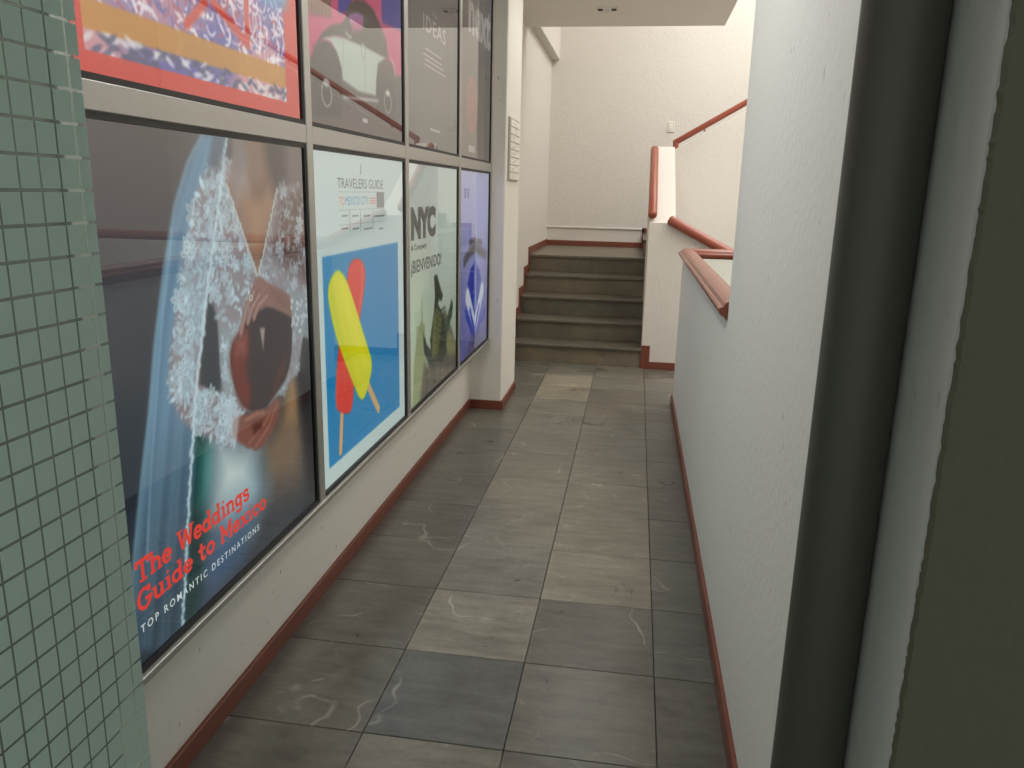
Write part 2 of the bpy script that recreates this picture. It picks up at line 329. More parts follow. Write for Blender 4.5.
rail('stair_handrail', (0.33, 8.16, 2.0), (3.05, 8.16, 2.0+0.585*2.72), 0.028, 'thin terracotta handrail climbing to the right above the cream wall', 5, (0.005, 0.005, -0.05))

# ------------------------------------------------------------------ poster light boxes
YM = [1.262, 2.278, 3.292, 4.31, 5.245]; MW = 0.044
Z0, ZT0, ZT1, ZTOP = 0.505, 1.622, 1.674, 2.88
XF, XPANE, XPRINT = -0.957, -0.9655, -0.9705
lb = empty('poster_lightbox', (XL, 3.25, 0.48)); tag(lb, 'aluminium framed light box wall holding eight posters in two rows', 'light box')
def lbp(name, b, mat, bevel=0.0):
    me = boxes_me(name, [b], bevel); me.transform(Matrix.Translation(-lb.location)); return link(name, me, mat, lb)
lbp('cabinet', (XL+.001, -0.9735, 1.24, Y_PIL0-.002, 0.485, ZC-.005), M_cab)
for i, y in enumerate(YM):
    if i == 4: lbp('mullion', (-0.973, XF, y-.006, Y_PIL0-.003, 0.50, ZC-.004), M_alu, 0.002); continue
    lbp('mullion', (-0.973, XF, y-MW/2, y+MW/2, 0.50, ZC-.004), M_alu, 0.002)
for i in range(4):
    a, b = YM[i]+MW/2, YM[i+1]-(MW/2 if i < 3 else 0.006)
    lbp('transom', (-0.973, XF-.001, a, b, ZT0, ZT1), M_alu, 0.002)
    lbp('top_rail', (-0.973, XF-.001, a, b, ZTOP, ZC-.006), M_alu, 0.002)
lbp('sill', (-0.973, XF+.006, 1.24, Y_PIL0-.004, 0.492, 0.504), M_alu, 0.002)
lbp('sill_lip', (-1.09, XF-.004, 1.24, Y_PIL0-.004, 0.474, 0.4915), M_alu, 0.002)
G = 0.013
panels = []
for i in range(4):
    a, b = YM[i]+MW/2, YM[i+1]-(MW/2 if i < 3 else 0.006)
    for z0, z1 in ((Z0, ZT0), (ZT1, ZTOP)):
        me = boxes_me('gasket', [(-0.973, XF-.004, a, a+G*.6, z0, z1), (-0.973, XF-.004, b-G*1.0, b, z0, z1), (-0.973, XF-.004, a+G*.6, b-G*1.0, z0, z0+G), (-0.973, XF-.004, a+G*.6, b-G*1.0, z1-G, z1)])
        me.transform(Matrix.Translation(-lb.location)); link('gasket', me, M_black, lb)
        bm = bmesh.new(); bm.faces.new([bm.verts.new(Vector((XPANE, y, z))-lb.location) for y, z in ((a+.004, z0+.004), (b-.004, z0+.004), (b-.004, z1-.004), (a+.004, z1-.004))])
        me = bpy.data.meshes.new('pane'); bm.to_mesh(me); bm.free(); link('pane', me, M_pane, lb)
        panels.append((a+G*.6+.0005, b-G*1.0-.0005, z0+G+.0005, z1-G-.0005))
P1, U1, P2, U2, P3, U3, P4, U4 = panels

def W(x, y):
    """where the sight line through a photograph point meets the poster plane -> (Y, z) in metres"""
    d = (x-512)*RT + (384-y)*UP + FPX*fwd; t = XPRINT/d[0]
    return (d[1]*t, CAM_H+d[2]*t)
def WW(pts): return [W(*p) for p in pts]
class Canvas:
    def __init__(s, rect, step):
        s.rect = rect; a, b, c, d = rect; s.nu = int((b-a)/step)+1; s.nz = int((d-c)/step)+1
        s.u = np.linspace(a, b, s.nu); s.z = np.linspace(c, d, s.nz); s.U, s.Z = np.meshgrid(s.u, s.z); s.c = np.zeros((s.nz, s.nu, 3))
    def fill(s, col): s.c[:] = col
    def grad(s, p0, c0, p1, c1):
        d = np.subtract(p1, p0); t = np.clip(((s.U-p0[0])*d[0]+(s.Z-p0[1])*d[1])/(d@d), 0, 1)[..., None]; s.c[:] = np.array(c0)*(1-t)+np.array(c1)*t
    def win(s, u0, u1, z0, z1):
        i0, i1 = np.searchsorted(s.u, (u0, u1)); j0, j1 = np.searchsorted(s.z, (z0, z1)); return slice(j0, j1), slice(i0, i1)
    def blend(s, sl, m, col):
        if callable(col): col = col(s.U[sl], s.Z[sl])
        s.c[sl] = s.c[sl]*(1-m[..., None]) + np.array(col)*m[..., None]
    def poly(s, pts, col, soft=0.004, alpha=1.0, sm=0):
        p = np.array(pts)
        for _ in range(sm): q_ = np.roll(p, -1, 0); p = np.stack([p*.75+q_*.25, p*.25+q_*.75], 1).reshape(-1, 2)
        sl = s.win(p[:, 0].min()-soft*2, p[:, 0].max()+soft*2, p[:, 1].min()-soft*2, p[:, 1].max()+soft*2); u, z = s.U[sl], s.Z[sl]
        if u.size == 0: return
        inside = np.zeros(u.shape, bool); dist = np.full(u.shape, 1e9)
        for i in range(len(p)):
            a, b = p[i-1], p[i]; e = b-a; L = max(e@e, 1e-12)
            t = np.clip(((u-a[0])*e[0]+(z-a[1])*e[1])/L, 0, 1); dist = np.minimum(dist, np.hypot(u-a[0]-t*e[0], z-a[1]-t*e[1]))
            if a[1] != b[1]: inside ^= ((a[1] > z) != (b[1] > z)) & (u < (b[0]-a[0])*(z-a[1])/(b[1]-a[1])+a[0])
        sd = np.where(inside, dist, -dist); s.blend(sl, np.clip(sd/soft*0.5+0.5, 0, 1)*alpha, col)
    def ell(s, cu, cz, ru, rz, col, rot=0.0, soft=0.25, alpha=1.0):
        R = max(ru, rz)*1.6; sl = s.win(cu-R, cu+R, cz-R, cz+R); u, z = s.U[sl]-cu, s.Z[sl]-cz
        if u.size == 0: return
        c, n = math.cos(rot), math.sin(rot); d = np.hypot((u*c+z*n)/ru, (-u*n+z*c)/rz); s.blend(sl, np.clip((1-d)/soft*.5+.5, 0, 1)*alpha, col)
    def line(s, pts, w, col, soft=0.002, alpha=1.0):
        p = np.array(pts); R = w+soft*2; sl = s.win(p[:, 0].min()-R, p[:, 0].max()+R, p[:, 1].min()-R, p[:, 1].max()+R); u, z = s.U[sl], s.Z[sl]
        if u.size == 0: return
        dist = np.full(u.shape, 1e9)
        for i in range(1, len(p)):
            a, b = p[i-1], p[i]; e = b-a; t = np.clip(((u-a[0])*e[0]+(z-a[1])*e[1])/max(e@e, 1e-12), 0, 1)
            dist = np.minimum(dist, np.hypot(u-a[0]-t*e[0], z-a[1]-t*e[1]))
        s.blend(sl, np.clip((w/2-dist)/soft*.5+.5, 0, 1)*alpha, col)
    def build(s, name, mat, parent):
        idx = np.arange(s.nu*s.nz).reshape(s.nz, s.nu)
        q = np.stack([idx[:-1, :-1], idx[:-1, 1:], idx[1:, 1:], idx[1:, :-1]], -1).reshape(-1)
        me = bpy.data.meshes.new(name); nv = s.nu*s.nz; nf = len(q)//4
        me.vertices.add(nv); co = np.zeros((nv, 3)); co[:, 1] = s.U.ravel()-parent.location.y; co[:, 2] = s.Z.ravel()-parent.location.z
        me.vertices.foreach_set('co', co.ravel()); me.loops.add(nf*4); me.loops.foreach_set('vertex_index', q.astype(np.int32))
        me.polygons.add(nf); me.polygons.foreach_set('loop_start', (np.arange(nf)*4).astype(np.int32)); me.update(calc_edges=True)
        at = me.color_attributes.new('Col', 'FLOAT_COLOR', 'POINT'); cc = np.ones((nv, 4), np.float32); cc[:, :3] = lin(np.clip(s.c, 0, 255)).reshape(-1, 3)
        at.data.foreach_set('color', cc.ravel()); return link(name, me, mat, parent)
def text_me(name, s, rect, x, bold=0.0, space=1.0, italic=0.0):
    """flat lettering fitted to rect = (Y0, Y1, z0, z1)"""
    cu = bpy.data.curves.new(name, 'FONT'); cu.body = s; cu.offset = bold; cu.resolution_u = 3; cu.space_character = space; cu.shear = italic
    ob = bpy.data.objects.new(name, cu); C.objects.link(ob); dg = bpy.context.evaluated_depsgraph_get(); dg.update()
    me = bpy.data.meshes.new_from_object(ob.evaluated_get(dg)); bpy.data.objects.remove(ob); me.name = name
    co = np.array([v.co[:] for v in me.vertices]); lo, hi = co.min(0), co.max(0)
    for v, c in zip(me.vertices, co):
        v.co = (x, rect[0]+(c[0]-lo[0])/(hi[0]-lo[0])*(rect[1]-rect[0]), rect[2]+(c[1]-lo[1])/(hi[1]-lo[1])*(rect[3]-rect[2]))
    me.materials.clear(); return me
def words(me, s, mat, root):
    """one mesh per word: cut the row of letters at its widest gaps"""
    nw = len(s.split())
    if nw == 1: return link('lettering', me, mat, root)
    co = np.array([v.co[:] for v in me.vertices]); par = list(range(len(co)))
    def fd(i):
        while par[i] != i: par[i] = par[par[i]]; i = par[i]
        return i
    for e in me.edges: par[fd(e.vertices[0])] = fd(e.vertices[1])
    isl = {}
    for i in range(len(co)): isl.setdefault(fd(i), []).append(co[i, 1])
    iv = sorted((min(v), max(v)) for v in isl.values()); gaps = []; end = iv[0][1]
    for a, b in iv[1:]:
        if a > end: gaps.append((a-end, (a+end)/2))
        end = max(end, b)
    cuts = sorted(g[1] for g in sorted(gaps)[-(nw-1):]); fi = [int(np.searchsorted(cuts, f.center[1])) for f in me.polygons]
    for wi in range(nw):
        m2 = me.copy(); bm = bmesh.new(); bm.from_mesh(m2); bm.faces.ensure_lookup_table()
        bmesh.ops.delete(bm, geom=[bm.faces[i] for i in range(len(fi)) if fi[i] != wi], context='FACES'); bm.to_mesh(m2); bm.free(); o = link('lettering', m2, mat, root)
    return o
def lettering(root, s, rect, mat, **k):
    me = text_me('lettering', s, rect, XPRINT+0.0012, **k); me.transform(Matrix.Translation(-root.location)); return words(me, s, mat, root)
def flat(root, name, rect, mat):
    me = boxes_me(name, [(XPRINT+.0004, XPRINT+.0009, *rect)]); me.transform(Matrix.Translation(-root.location)); return link(name, me, mat, root)
# slab-serif lettering drawn with strokes
def arc(cx, cy, rx, ry, a0, a1, n=14): return [(cx+rx*math.cos(math.radians(a0+(a1-a0)*i/n)), cy+ry*math.sin(math.radians(a0+(a1-a0)*i/n))) for i in range(n+1)]
GL = {  # name: (advance, strokes, serifs[(x,y,width)])
 'T': (.86, [[(.05, .94), (.79, .94)], [(.42, .94), (.42, 0)], [(.07, .94), (.07, .74)], [(.77, .94), (.77, .74)]], [(.42, .04, .42)]),
 'h': (.72, [[(.14, 0), (.14, .96)], [(.14, .42)]+arc(.36, .38, .2, .2, 140, 0)+[(.56, 0)]], [(.14, .04, .28), (.56, .04, .28), (.08, .95, .18)]),
 'e': (.66, [[(.1, .32), (.56, .32)]+arc(.33, .31, .24, .27, 5, 320, 20)], []),
 'W': (1.08, [[(.1, .95), (.3, .05)], [(.3, .05), (.54, .85)], [(.54, .85), (.78, .05)], [(.78, .05), (.98, .95)]], [(.12, .95, .3), (.96, .95, .3), (.54, .86, .2)]),
 'd': (.74, [arc(.3, .3, .22, .26, 0, 360, 22), [(.55, 0), (.55, .96)]], [(.49, .95, .2), (.6, .04, .2)]),
 'i': (.44, [[(.22, 0), (.22, .6)], [(.2, .84), (.24, .84)]], [(.22, .04, .36), (.15, .58, .2)]),
 'n': (.74, [[(.14, 0), (.14, .6)], [(.14, .42)]+arc(.36, .38, .2, .2, 140, 0)+[(.56, 0)]], [(.14, .04, .28), (.56, .04, .28), (.08, .58, .18)]),
 'g': (.72, [arc(.3, .33, .21, .24, 0, 360, 22), [(.54, .6), (.54, -.08)]+arc(.32, -.1, .22, .16, 0, -150)], [(.6, .58, .18)]),
 's': (.6, [arc(.29, .44, .19, .14, 20, 230)+arc(.3, .16, .2, .15, 70, -150)], []),
 'G': (.9, [arc(.43, .48, .33, .46, 45, 330, 24)+[(.74, .42)], [(.5, .42), (.84, .42)], [(.72, .95), (.72, .72)]], []),
 'u': (.74, [[(.15, .6), (.15, .22)]+arc(.34, .22, .19, .19, 180, 330), [(.54, .6), (.54, 0)]], [(.1, .58, .2), (.5, .58, .2), (.6, .04, .2)]),
 't': (.54, [[(.22, .86), (.22, .18)]+arc(.34, .17, .12, .14, 180, 330), [(.04, .58), (.46, .58)]], []),
 'o': (.68, [arc(.34, .3, .24, .27, 0, 360, 24)], []),
 'M': (1.0, [[(.16, 0), (.16, .95)], [(.16, .92), (.5, .25)], [(.5, .25), (.84, .92)], [(.84, .95), (.84, 0)]], [(.16, .04, .3), (.84, .04, .3), (.1, .95, .2), (.9, .95, .2)]),
 'x': (.68, [[(.13, .58), (.55, .02)], [(.55, .58), (.13, .02)]], [(.13, .04, .24), (.55, .04, .24), (.13, .57, .24), (.55, .57, .24)]),
 'c': (.64, [arc(.34, .3, .24, .27, 40, 320, 20), [(.53, .58), (.53, .4)]], []), ' ': (.42, [], [])}
def slab_word(root, s, rect, mat, wt=0.15):
    bm = bmesh.new(); cx = 0.0
    def quad(a, b, w2):
        a, b = Vector(a), Vector(b); d = (b-a)
        if d.length < 1e-6: return
        d.normalize(); n = Vector((-d.y, d.x))*w2/2; e = d*w2*0.22
        bm.faces.new([bm.verts.new((0, *(v))) for v in (a-e-n, b+e-n, b+e+n, a-e+n)])
    for ch in s:
        adv, sk, se = GL[ch]
        for pl in sk:
            for a, b in zip(pl, pl[1:]): quad((a[0]+cx, a[1]), (b[0]+cx, b[1]), wt)
        for x, y, w2 in se: quad((cx+x-w2/2, y), (cx+x+w2/2, y), 0.1)
        cx += adv
    k = 0
    for v in bm.verts:
        v.co = Vector((XPRINT+0.0012, rect[0]+v.co.y/cx*(rect[1]-rect[0]), rect[2]+v.co.z*(rect[3]-rect[2]))) - root.location
    for k, f in enumerate(bm.faces):
        for v in f.verts: v.co.x += 0.000004*k
    me = bpy.data.meshes.new('lettering'); bm.to_mesh(me); bm.free(); return words(me, s, mat, root)
def poster(rect, label):
    o = empty('poster', (XPRINT, rect[0], rect[2])); tag(o, label, 'poster', 'posters in the light box wall'); return o
M_lit = printmat('backlit_print', 0.80, 0.22); M_dim = printmat('faint_glow_print', 0.16, 0.75)  # the unlit upper prints carry an added faint glow

# ---- lower row, poster of the bride
c = Canvas(P1, 0.0026)
c.grad((1.5, 1.60), (86, 81, 82), (1.5, 0.55), (26, 38, 52))
c.poly(WW([(268, 130), (312, 135), (312, 230), (284, 210)]), (120, 112, 106), 0.06, 0.8)
c.poly(WW([(60, 450), (155, 400), (150, 720), (60, 800)]), (36, 47, 57), 0.06, 0.8)
# space between veil and skirt, then the skirt
c.poly(WW([(192, 430), (219, 440), (224, 470), (214, 520), (206, 580), (196, 650), (176, 650)]), (20, 56, 58), 0.014)
c.poly(WW([(199, 448), (215, 448), (213, 486), (199, 505)]), (46, 132, 118), 0.035, 0.85)
c.poly(WW([(216, 436), (243, 446), (262, 444), (276, 416), (284, 386), (296, 362), (304, 390), (311, 440), (318, 486), (300, 512), (255, 562), (202, 616), (206, 560), (215, 490)]), (52, 58, 68), 0.012)
c.poly(WW([(256, 448), (274, 420), (283, 388), (294, 366), (301, 392), (307, 446), (296, 484), (262, 496)]), (138, 114, 90), 0.08, 0.9)
c.poly(WW([(286, 380), (294, 370), (299, 395), (296, 420), (288, 420)]), (176, 138, 96), 0.03, 0.7)
c.poly(WW([(216, 440), (258, 450), (266, 490), (252, 530), (214, 566), (212, 500)]), (116, 152, 170), 0.07, 1)
c.poly(WW([(218, 442), (250, 452), (252, 486), (232, 500), (216, 505)]), (214, 226, 220), 0.07, 0.95)
c.poly(WW([(211, 545), (248, 520), (242, 560), (204, 606)]), (62, 92, 126), 0.05, 0.9)
c.poly(WW([(297, 376), (308, 366), (316, 420), (320, 486), (309, 496), (302, 430)]), (36, 36, 40), 0.03)
# veil hanging behind the arm
vl = [(204, 130), (228, 130), (224, 165), (214, 232), (206, 300), (200, 365), (197, 402), (195, 455), (191, 520), (187, 580), (181, 645), (132, 700), (129, 620), (133, 560), (141, 480), (149, 410), (155, 340), (164, 265), (174, 205), (188, 160)]
c.poly(WW(vl), lambda u, z: np.array((112, 150, 178))[None, None, :]*np.clip((z[..., None]-.32)/.72, .36, 1.0), 0.012, 0.80, sm=1)
for k in range(9):
    t = (k+.5)/9; xs = [204+20*t, 172+40*t, 155+44*t, 149+47*t, 136+54*t, 130+52*t]; ys = [140, 240, 340, 420, 540, 645]; wd = rng.uniform(.006, .022)
    c.line(WW(list(zip(xs, ys))), wd, ((142, 190, 212), (84, 118, 146), (128, 172, 196))[k % 3], .014, 0.40)
c.line(WW([(204, 132), (188, 162), (175, 206), (165, 265), (156, 340), (150, 410), (142, 480), (134, 560), (130, 620)]), 0.006, (150, 196, 214), 0.008, 0.6)
c.line(WW([(172, 230), (163, 310), (157, 390), (151, 470), (147, 560)]), 0.005, (164, 206, 222), 0.006, 0.5)
# arm, bodice, lace
sleeve = [(208, 168), (234, 156), (231, 212), (221, 262), (213, 300), (207, 345), (211, 376), (223, 394), (244, 411), (235, 448), (210, 438), (190, 430), (173, 407), (168, 376), (172, 335), (181, 285), (189, 230), (197, 188)]
bod = [(228, 166), (240, 215), (257, 274), (268, 232), (277, 188), (300, 182), (308, 200), (308, 300), (302, 345), (297, 374), (281, 394), (258, 414), (240, 410), (224, 400), (220, 372), (217, 322), (211, 292), (219, 240)]
c.poly(WW(sleeve), (146, 134, 138), 0.010, sm=1); c.poly(WW(bod), (150, 144, 148), 0.008)
c.poly(WW([(280, 196), (302, 186), (308, 210), (308, 282), (287, 268), (272, 250)]), (96, 74, 70), 0.03, 0.9)
c.poly(WW([(222, 330), (252, 325), (243, 405), (224, 398)]), (158, 180, 186), 0.03, 0.8)
c.poly(WW([(185, 260), (200, 225), (196, 380), (176, 395)]), (166, 176, 184), 0.03, 0.7)
gap = [(209, 296), (217, 324), (220, 390), (214, 392), (199, 384), (203, 340)]
c.poly(WW(gap), (62, 66, 71), 0.006)
def inp(p, q):
    r = False
    for i in range(len(q)):
        a, b = q[i-1], q[i]
        if (a[1] > p[1]) != (b[1] > p[1]) and p[0] < (b[0]-a[0])*(p[1]-a[1])/(b[1]-a[1])+a[0]: r = not r
    return r
lace = [np.array(WW(sleeve)), np.array(WW(bod))]; gapq = np.array(WW([(207, 292), (220, 324), (224, 394), (196, 388), (200, 340)])); n = 0
while n < 900:
    q = lace[n % 2]; p = (rng.uniform(q[:, 0].min(), q[:, 0].max()), rng.uniform(q[:, 1].min(), q[:, 1].max()))
    if not inp(p, q) or inp(p, gapq): continue
    n += 1; br = rng.uniform(0.84, 1.08); right = p[0] > 1.98
    col = np.clip(np.array((192, 216, 224))*br, 0, 248) if not right else np.clip(np.array((176, 190, 196))*br, 0, 240)
    if n % 9 == 0:      # a rosette of curled petals
        R = rng.uniform(.018, .028); ph = rng.uniform(0, 6.28)
        for i in range(6):
            a = ph+i*2*math.pi/6+rng.uniform(-.2, .2)
            c.ell(p[0]+R*.7*math.cos(a), p[1]+R*.7*math.sin(a), R*.46, R*.3, col, a, .3, .9); c.ell(p[0]+R*.68*math.cos(a), p[1]+R*.68*math.sin(a), R*.26, R*.13, (138, 142, 150), a, .5, .65)
        c.ell(p[0], p[1], R*.22, R*.22, (206, 222, 226), 0, .4, .8)
    else:               # single leaves and tendrils
        a = rng.uniform(0, 3.14); L_ = rng.uniform(.006, .016); c.ell(p[0], p[1], L_, L_*.42, col, a, .4, .78 if not right else .5)
        if n % 3 == 0: c.line([p, (p[0]+L_*1.8*math.cos(a+.8), p[1]+L_*1.8*math.sin(a+.8))], .004, col, .003, .6)
# neck and plunging neckline
c.poly(WW([(233, 130), (267, 132), (269, 160), (278, 190), (268, 228), (257, 274), (246, 240), (227, 186), (232, 160)]), (138, 112, 98), 0.008)
c.poly(WW([(242, 196), (272, 198), (264, 236), (257, 268), (250, 240)]), (166, 128, 100), 0.035, 0.9)
c.poly(WW([(228, 172), (242, 158), (252, 186), (236, 200)]), (164, 152, 146), 0.035, 0.85)
c.poly(WW([(250, 176), (258, 186), (268, 178), (262, 200), (252, 196)]), (112, 80, 64), 0.02, 0.6)
c.poly(WW([(231, 130), (242, 130), (247, 160), (236, 182)]), (124, 126, 126), 0.03, 0.8)
c.poly(WW([(262, 130), (284, 132), (286, 178), (274, 192), (266, 165)]), (72, 62, 58), 0.03, 0.85)
for e in (((227, 186), (257, 275)), ((277, 190), (259, 273))):
    a, b = np.array(W(*e[0])), np.array(W(*e[1]))
    for t in np.linspace(0, 1, 30): q = a*(1-t)+b*t; c.ell(q[0]+rng.uniform(-.003, .003), q[1], rng.uniform(.003, .006), .0055, (196, 204, 202), 0, .5, .9)
# dark rounded mask held between the hands
mask = [(240, 330), (230, 348), (231, 372), (238, 400), (250, 413), (264, 411), (276, 394), (288, 376), (293, 342), (290, 304), (268, 300), (250, 318)]
c.poly(WW(mask), (62, 54, 54), 0.006, sm=1)
c.poly(WW([(240, 330), (230, 348), (231, 372), (238, 400), (249, 411), (252, 390), (246, 370), (250, 345), (248, 326)]), (124, 54, 46), 0.018, 0.9, sm=1)
c.poly(WW([(236, 340), (246, 336), (246, 352), (236, 356)]), (170, 110, 104), 0.02, .6); c.poly(WW([(270, 400), (284, 374), (286, 352), (276, 378)]), (112, 58, 52), 0.012, 0.7)
c.poly(WW([(260, 328), (265, 328), (263, 350)]), (196, 180, 174), 0.006, 0.8)
# her left hand, above: wrist at the right, fingers reaching down the rim
sk1 = (150, 114, 104)
c.poly(WW([(249, 298), (254, 280), (260, 275), (270, 284), (284, 292), (293, 298), (294, 318), (282, 312), (268, 306), (260, 310), (252, 316)]), sk1, 0.006, sm=1)
for pts, wd in (([(254, 292), (247, 306), (243, 322), (241, 333)], .016), ([(260, 294), (252, 308), (248, 322)], .016), ([(267, 296), (258, 306), (254, 318)], .015)):
    c.line(WW(pts), wd+.005, (92, 62, 56), 0.006, .7); c.line(WW(pts), wd, (172, 138, 126), 0.006)
c.poly(WW([(270, 288), (288, 296), (291, 312), (276, 304)]), (124, 88, 78), 0.02, .6)
c.ell(*W(251, 298), .010, .008, (214, 208, 190)); c.ell(*W(251, 298), .005, .004, (120, 104, 84))
c.poly(WW([(290, 292), (304, 293), (309, 306), (309, 340), (296, 332), (292, 314)]), (150, 160, 164), 0.008, .9)
for _ in range(26): p = W(rng.uniform(291, 307), rng.uniform(297, 332)); c.ell(*p, rng.uniform(.006, .012), .005, (208, 222, 226), rng.uniform(0, 3), .4, .85)
# her right hand, below: wrist at the left, palm up under the mask
c.poly(WW([(232, 420), (241, 414), (254, 416), (266, 410), (276, 398), (280, 400), (279, 416), (270, 436), (260, 450), (248, 448), (233, 438)]), (138, 90, 78), 0.006, sm=1)
for pts, wd in (([(246, 420), (256, 414), (264, 413)], .016), ([(256, 446), (268, 428), (277, 404)], .016), ([(248, 444), (262, 428), (270, 414)], .014)):
    c.line(WW(pts), wd+.005, (84, 44, 38), .006, .7); c.line(WW(pts), wd, (164, 112, 96), .007)
c.poly(WW([(252, 424), (262, 420), (262, 428), (254, 434)]), (74, 38, 34), .012, .7)
c.poly(WW([(228, 402), (240, 411), (236, 447), (226, 443)]), (200, 214, 220), 0.008, .55)
# sheer front edge of the veil over the arm
c.poly(WW([(214, 132), (228, 132), (219, 205), (211, 266), (204, 330), (198, 380), (186, 400), (190, 300), (200, 210)]), (150, 176, 192), .02, .22)
edge_ = [(227, 132), (219, 200), (211, 262), (206, 300), (203, 330), (198, 372), (195, 410), (192, 455), (189, 500), (187, 560), (182, 630)]
c.line(WW(edge_), 0.006, (196, 222, 228), 0.005, 0.8)
ep = np.array(WW(edge_))
for t in np.linspace(0, len(ep)-1.01, 110):
    i = int(t); p = ep[i]*(1-t+i)+ep[i+1]*(t-i); c.ell(p[0]+rng.uniform(-.006, .004), p[1], rng.uniform(.003, .007), .006, (204, 226, 230), 0, .5, .75)
c.poly(WW([(213, 134), (225, 134), (221, 168), (206, 176)]), (84, 84, 92), 0.014, .65)
r1 = poster(P1, 'poster of a lace wedding dress and veil with red title lettering')
c.build('print', M_lit, r1)
M_red = inkmat('red_ink_backlit', (228, 62, 50), 0.9, 0.2); M_wht = inkmat('white_ink_backlit', (216, 226, 226), 0.85, 0.2)
def span(pl, pr_): a, b = W(*pl), W(*pr_); return a[0], b[0], a[1]
a0, a1, zb = span((139.5, 583), (249, 500)); zc = W(135.5, 563)[1]; slab_word(r1, 'The Weddings', (a0-.012, a1, zb, zc), M_red, .17)
a0, a1, zb = span((141, 611), (266, 511)); zc = W(140, 590)[1]; slab_word(r1, 'Guide to Mexico', (a0-.012, a1, zb, zc), M_red, .17)
a0, a1, zb = span((141, 634), (259, 532)); zc = W(140.5, 626)[1]; lettering(r1, 'TOP ROMANTIC DESTINATIONS', (a0, a1, zb, zc), M_wht, bold=0.012, space=1.45)

# ---- lower row, popsicles
c = Canvas(P2, 0.0036); c.grad((2.5, 1.6), (202, 216, 212), (2.5, .5), (206, 226, 222))
blue = WW([(322.1, 257.2), (397.3, 242.4), (400.1, 406.6), (329.8, 467.6)])
y0, y1 = blue[0][0], (blue[1][0]+blue[2][0])/2; z1 = (blue[0][1]+blue[1][1])/2; z0 = (blue[2][1]+blue[3][1])/2
c.poly([(y0, z0), (y1, z0), (y1, z1), (y0, z1)], lambda u, z: np.stack([2+22*(z-z0)/(z1-z0)+0*u, 138+(z-z0)*0, 196-10*(z-z0)+0*u], -1), 0.003)
st_ = (222, 178, 122)
c.line(WW([(342.5, 408), (341, 452)]), 0.040, (20, 98, 150), 0.012, .5); c.line(WW([(342.3, 408), (340.7, 451)]), 0.032, st_, 0.004)
c.line(WW([(364, 376), (378.5, 409)]), 0.034, st_, 0.004)
c.poly(WW([(347, 280), (349, 264), (355.6, 257.5), (362, 260), (366, 271), (364.5, 290), (359, 325), (354.5, 377), (352.5, 412), (345, 414.5), (335.5, 410), (336, 380), (338.5, 345), (344, 300)]), (228, 58, 48), 0.006, sm=2)
c.line(WW([(362, 266), (362, 290), (357, 325)]), 0.018, (240, 120, 110), 0.012, .7)
c.line(WW([(337, 372), (336.5, 408)]), 0.014, (242, 130, 118), 0.01, .6)
for _ in range(40): t = rng.uniform(0, 1); p = W(339+13*rng.random(), 355+52*t); c.ell(p[0], p[1], .006, .006, (240, 96, 84), 0, .6, .5)
c.poly(WW([(327.5, 296), (329, 282), (334, 273), (338, 269.4), (343, 274), (347, 281), (353.3, 299), (360.5, 323), (367, 344), (373, 363), (369, 385), (362, 405), (352, 380), (341, 352), (333, 326)]), (222, 222, 22), 0.006, sm=2)
c.poly(WW([(338, 272), (346, 284), (358, 325), (370, 362), (366, 372), (352, 335), (342, 300)]), (236, 232, 40), 0.02, .7, sm=2)
c.poly(WW([(329, 290), (333, 280), (340, 330), (356, 380), (360, 398), (346, 360), (333, 322)]), (196, 204, 12), 0.02, .6, sm=2)
r2 = poster(P2, 'white poster of yellow and red ice lollies on blue'); c.build('print', M_lit, r2)
M_k = inkmat('dark_ink_backlit', (84, 88, 88), 0.8, 0.2); M_bl = inkmat('blue_ink_backlit', (70, 150, 190), .8, .2); M_rd = inkmat('soft_red_ink_backlit', (222, 132, 124), .8, .2); M_lg = inkmat('pale_ink_backlit', (136, 146, 144), .8, .2); M_dg = inkmat('grey_ink_backlit', (128, 132, 130), .8, .2)
def rx(px0, px1, yt, yb, yref):   # rectangle on the poster from photo extents
    a = W(px0, yref)[0]; b = W(px1, yref)[0]; xm = (px0+px1)/2; return (a, b, W(xm, yb)[1], W(xm, yt)[1])
q = lambda x, y: (325+x/7.68, 155+y/7.68)
R_ = lambda x0, x1, yt, yb: rx(q(x0, 0)[0], q(x1, 0)[0], q(0, yt)[1], q(0, yb)[1], q(0, (yt+yb)/2)[1])
lettering(r2, 'TRAVELERS GUIDE', R_(92, 442, 184, 258), M_k)
lettering(r2, 'TO', R_(106, 148, 322, 388), M_rd); lettering(r2, 'MEXICO CITY', R_(154, 332, 318, 382), M_bl)
flat(r2, 'print_block', R_(396, 452, 286, 404), M_dg)
for yy in (284, 416, 522): flat(r2, 'rule', R_(104, 462, yy-1.5, yy+1.5), M_lg)
for xx in (190, 272, 368): flat(r2, 'rule', R_(xx-1.2, xx+1.2, 424, 590), M_lg)
for yy in (332, 352, 370): flat(r2, 'print_line', R_(342, 388, yy-4, yy+4), M_rd)
for xx, ww in ((152, 22), (232, 24), (320, 26), (416, 38)): flat(r2, 'print_line', R_(xx-ww, xx+ww, 460, 474), M_lg)
for xx, ww in ((152, 26), (236, 26), (330, 32), (430, 16)): flat(r2, 'print_line', R_(xx-ww, xx+ww, 558, 572), M_lg)
me = prism_me('print_mark', [(0, 0), (.006, 0), (.016, .034), (.009, .036)], XPRINT+.0004, XPRINT+.0009, 'x'); mk = W(*q(268, 150)); me.transform(Matrix.Translation(Vector((0, *mk))-r2.location)); link('print_mark', me, M_lg, r2)

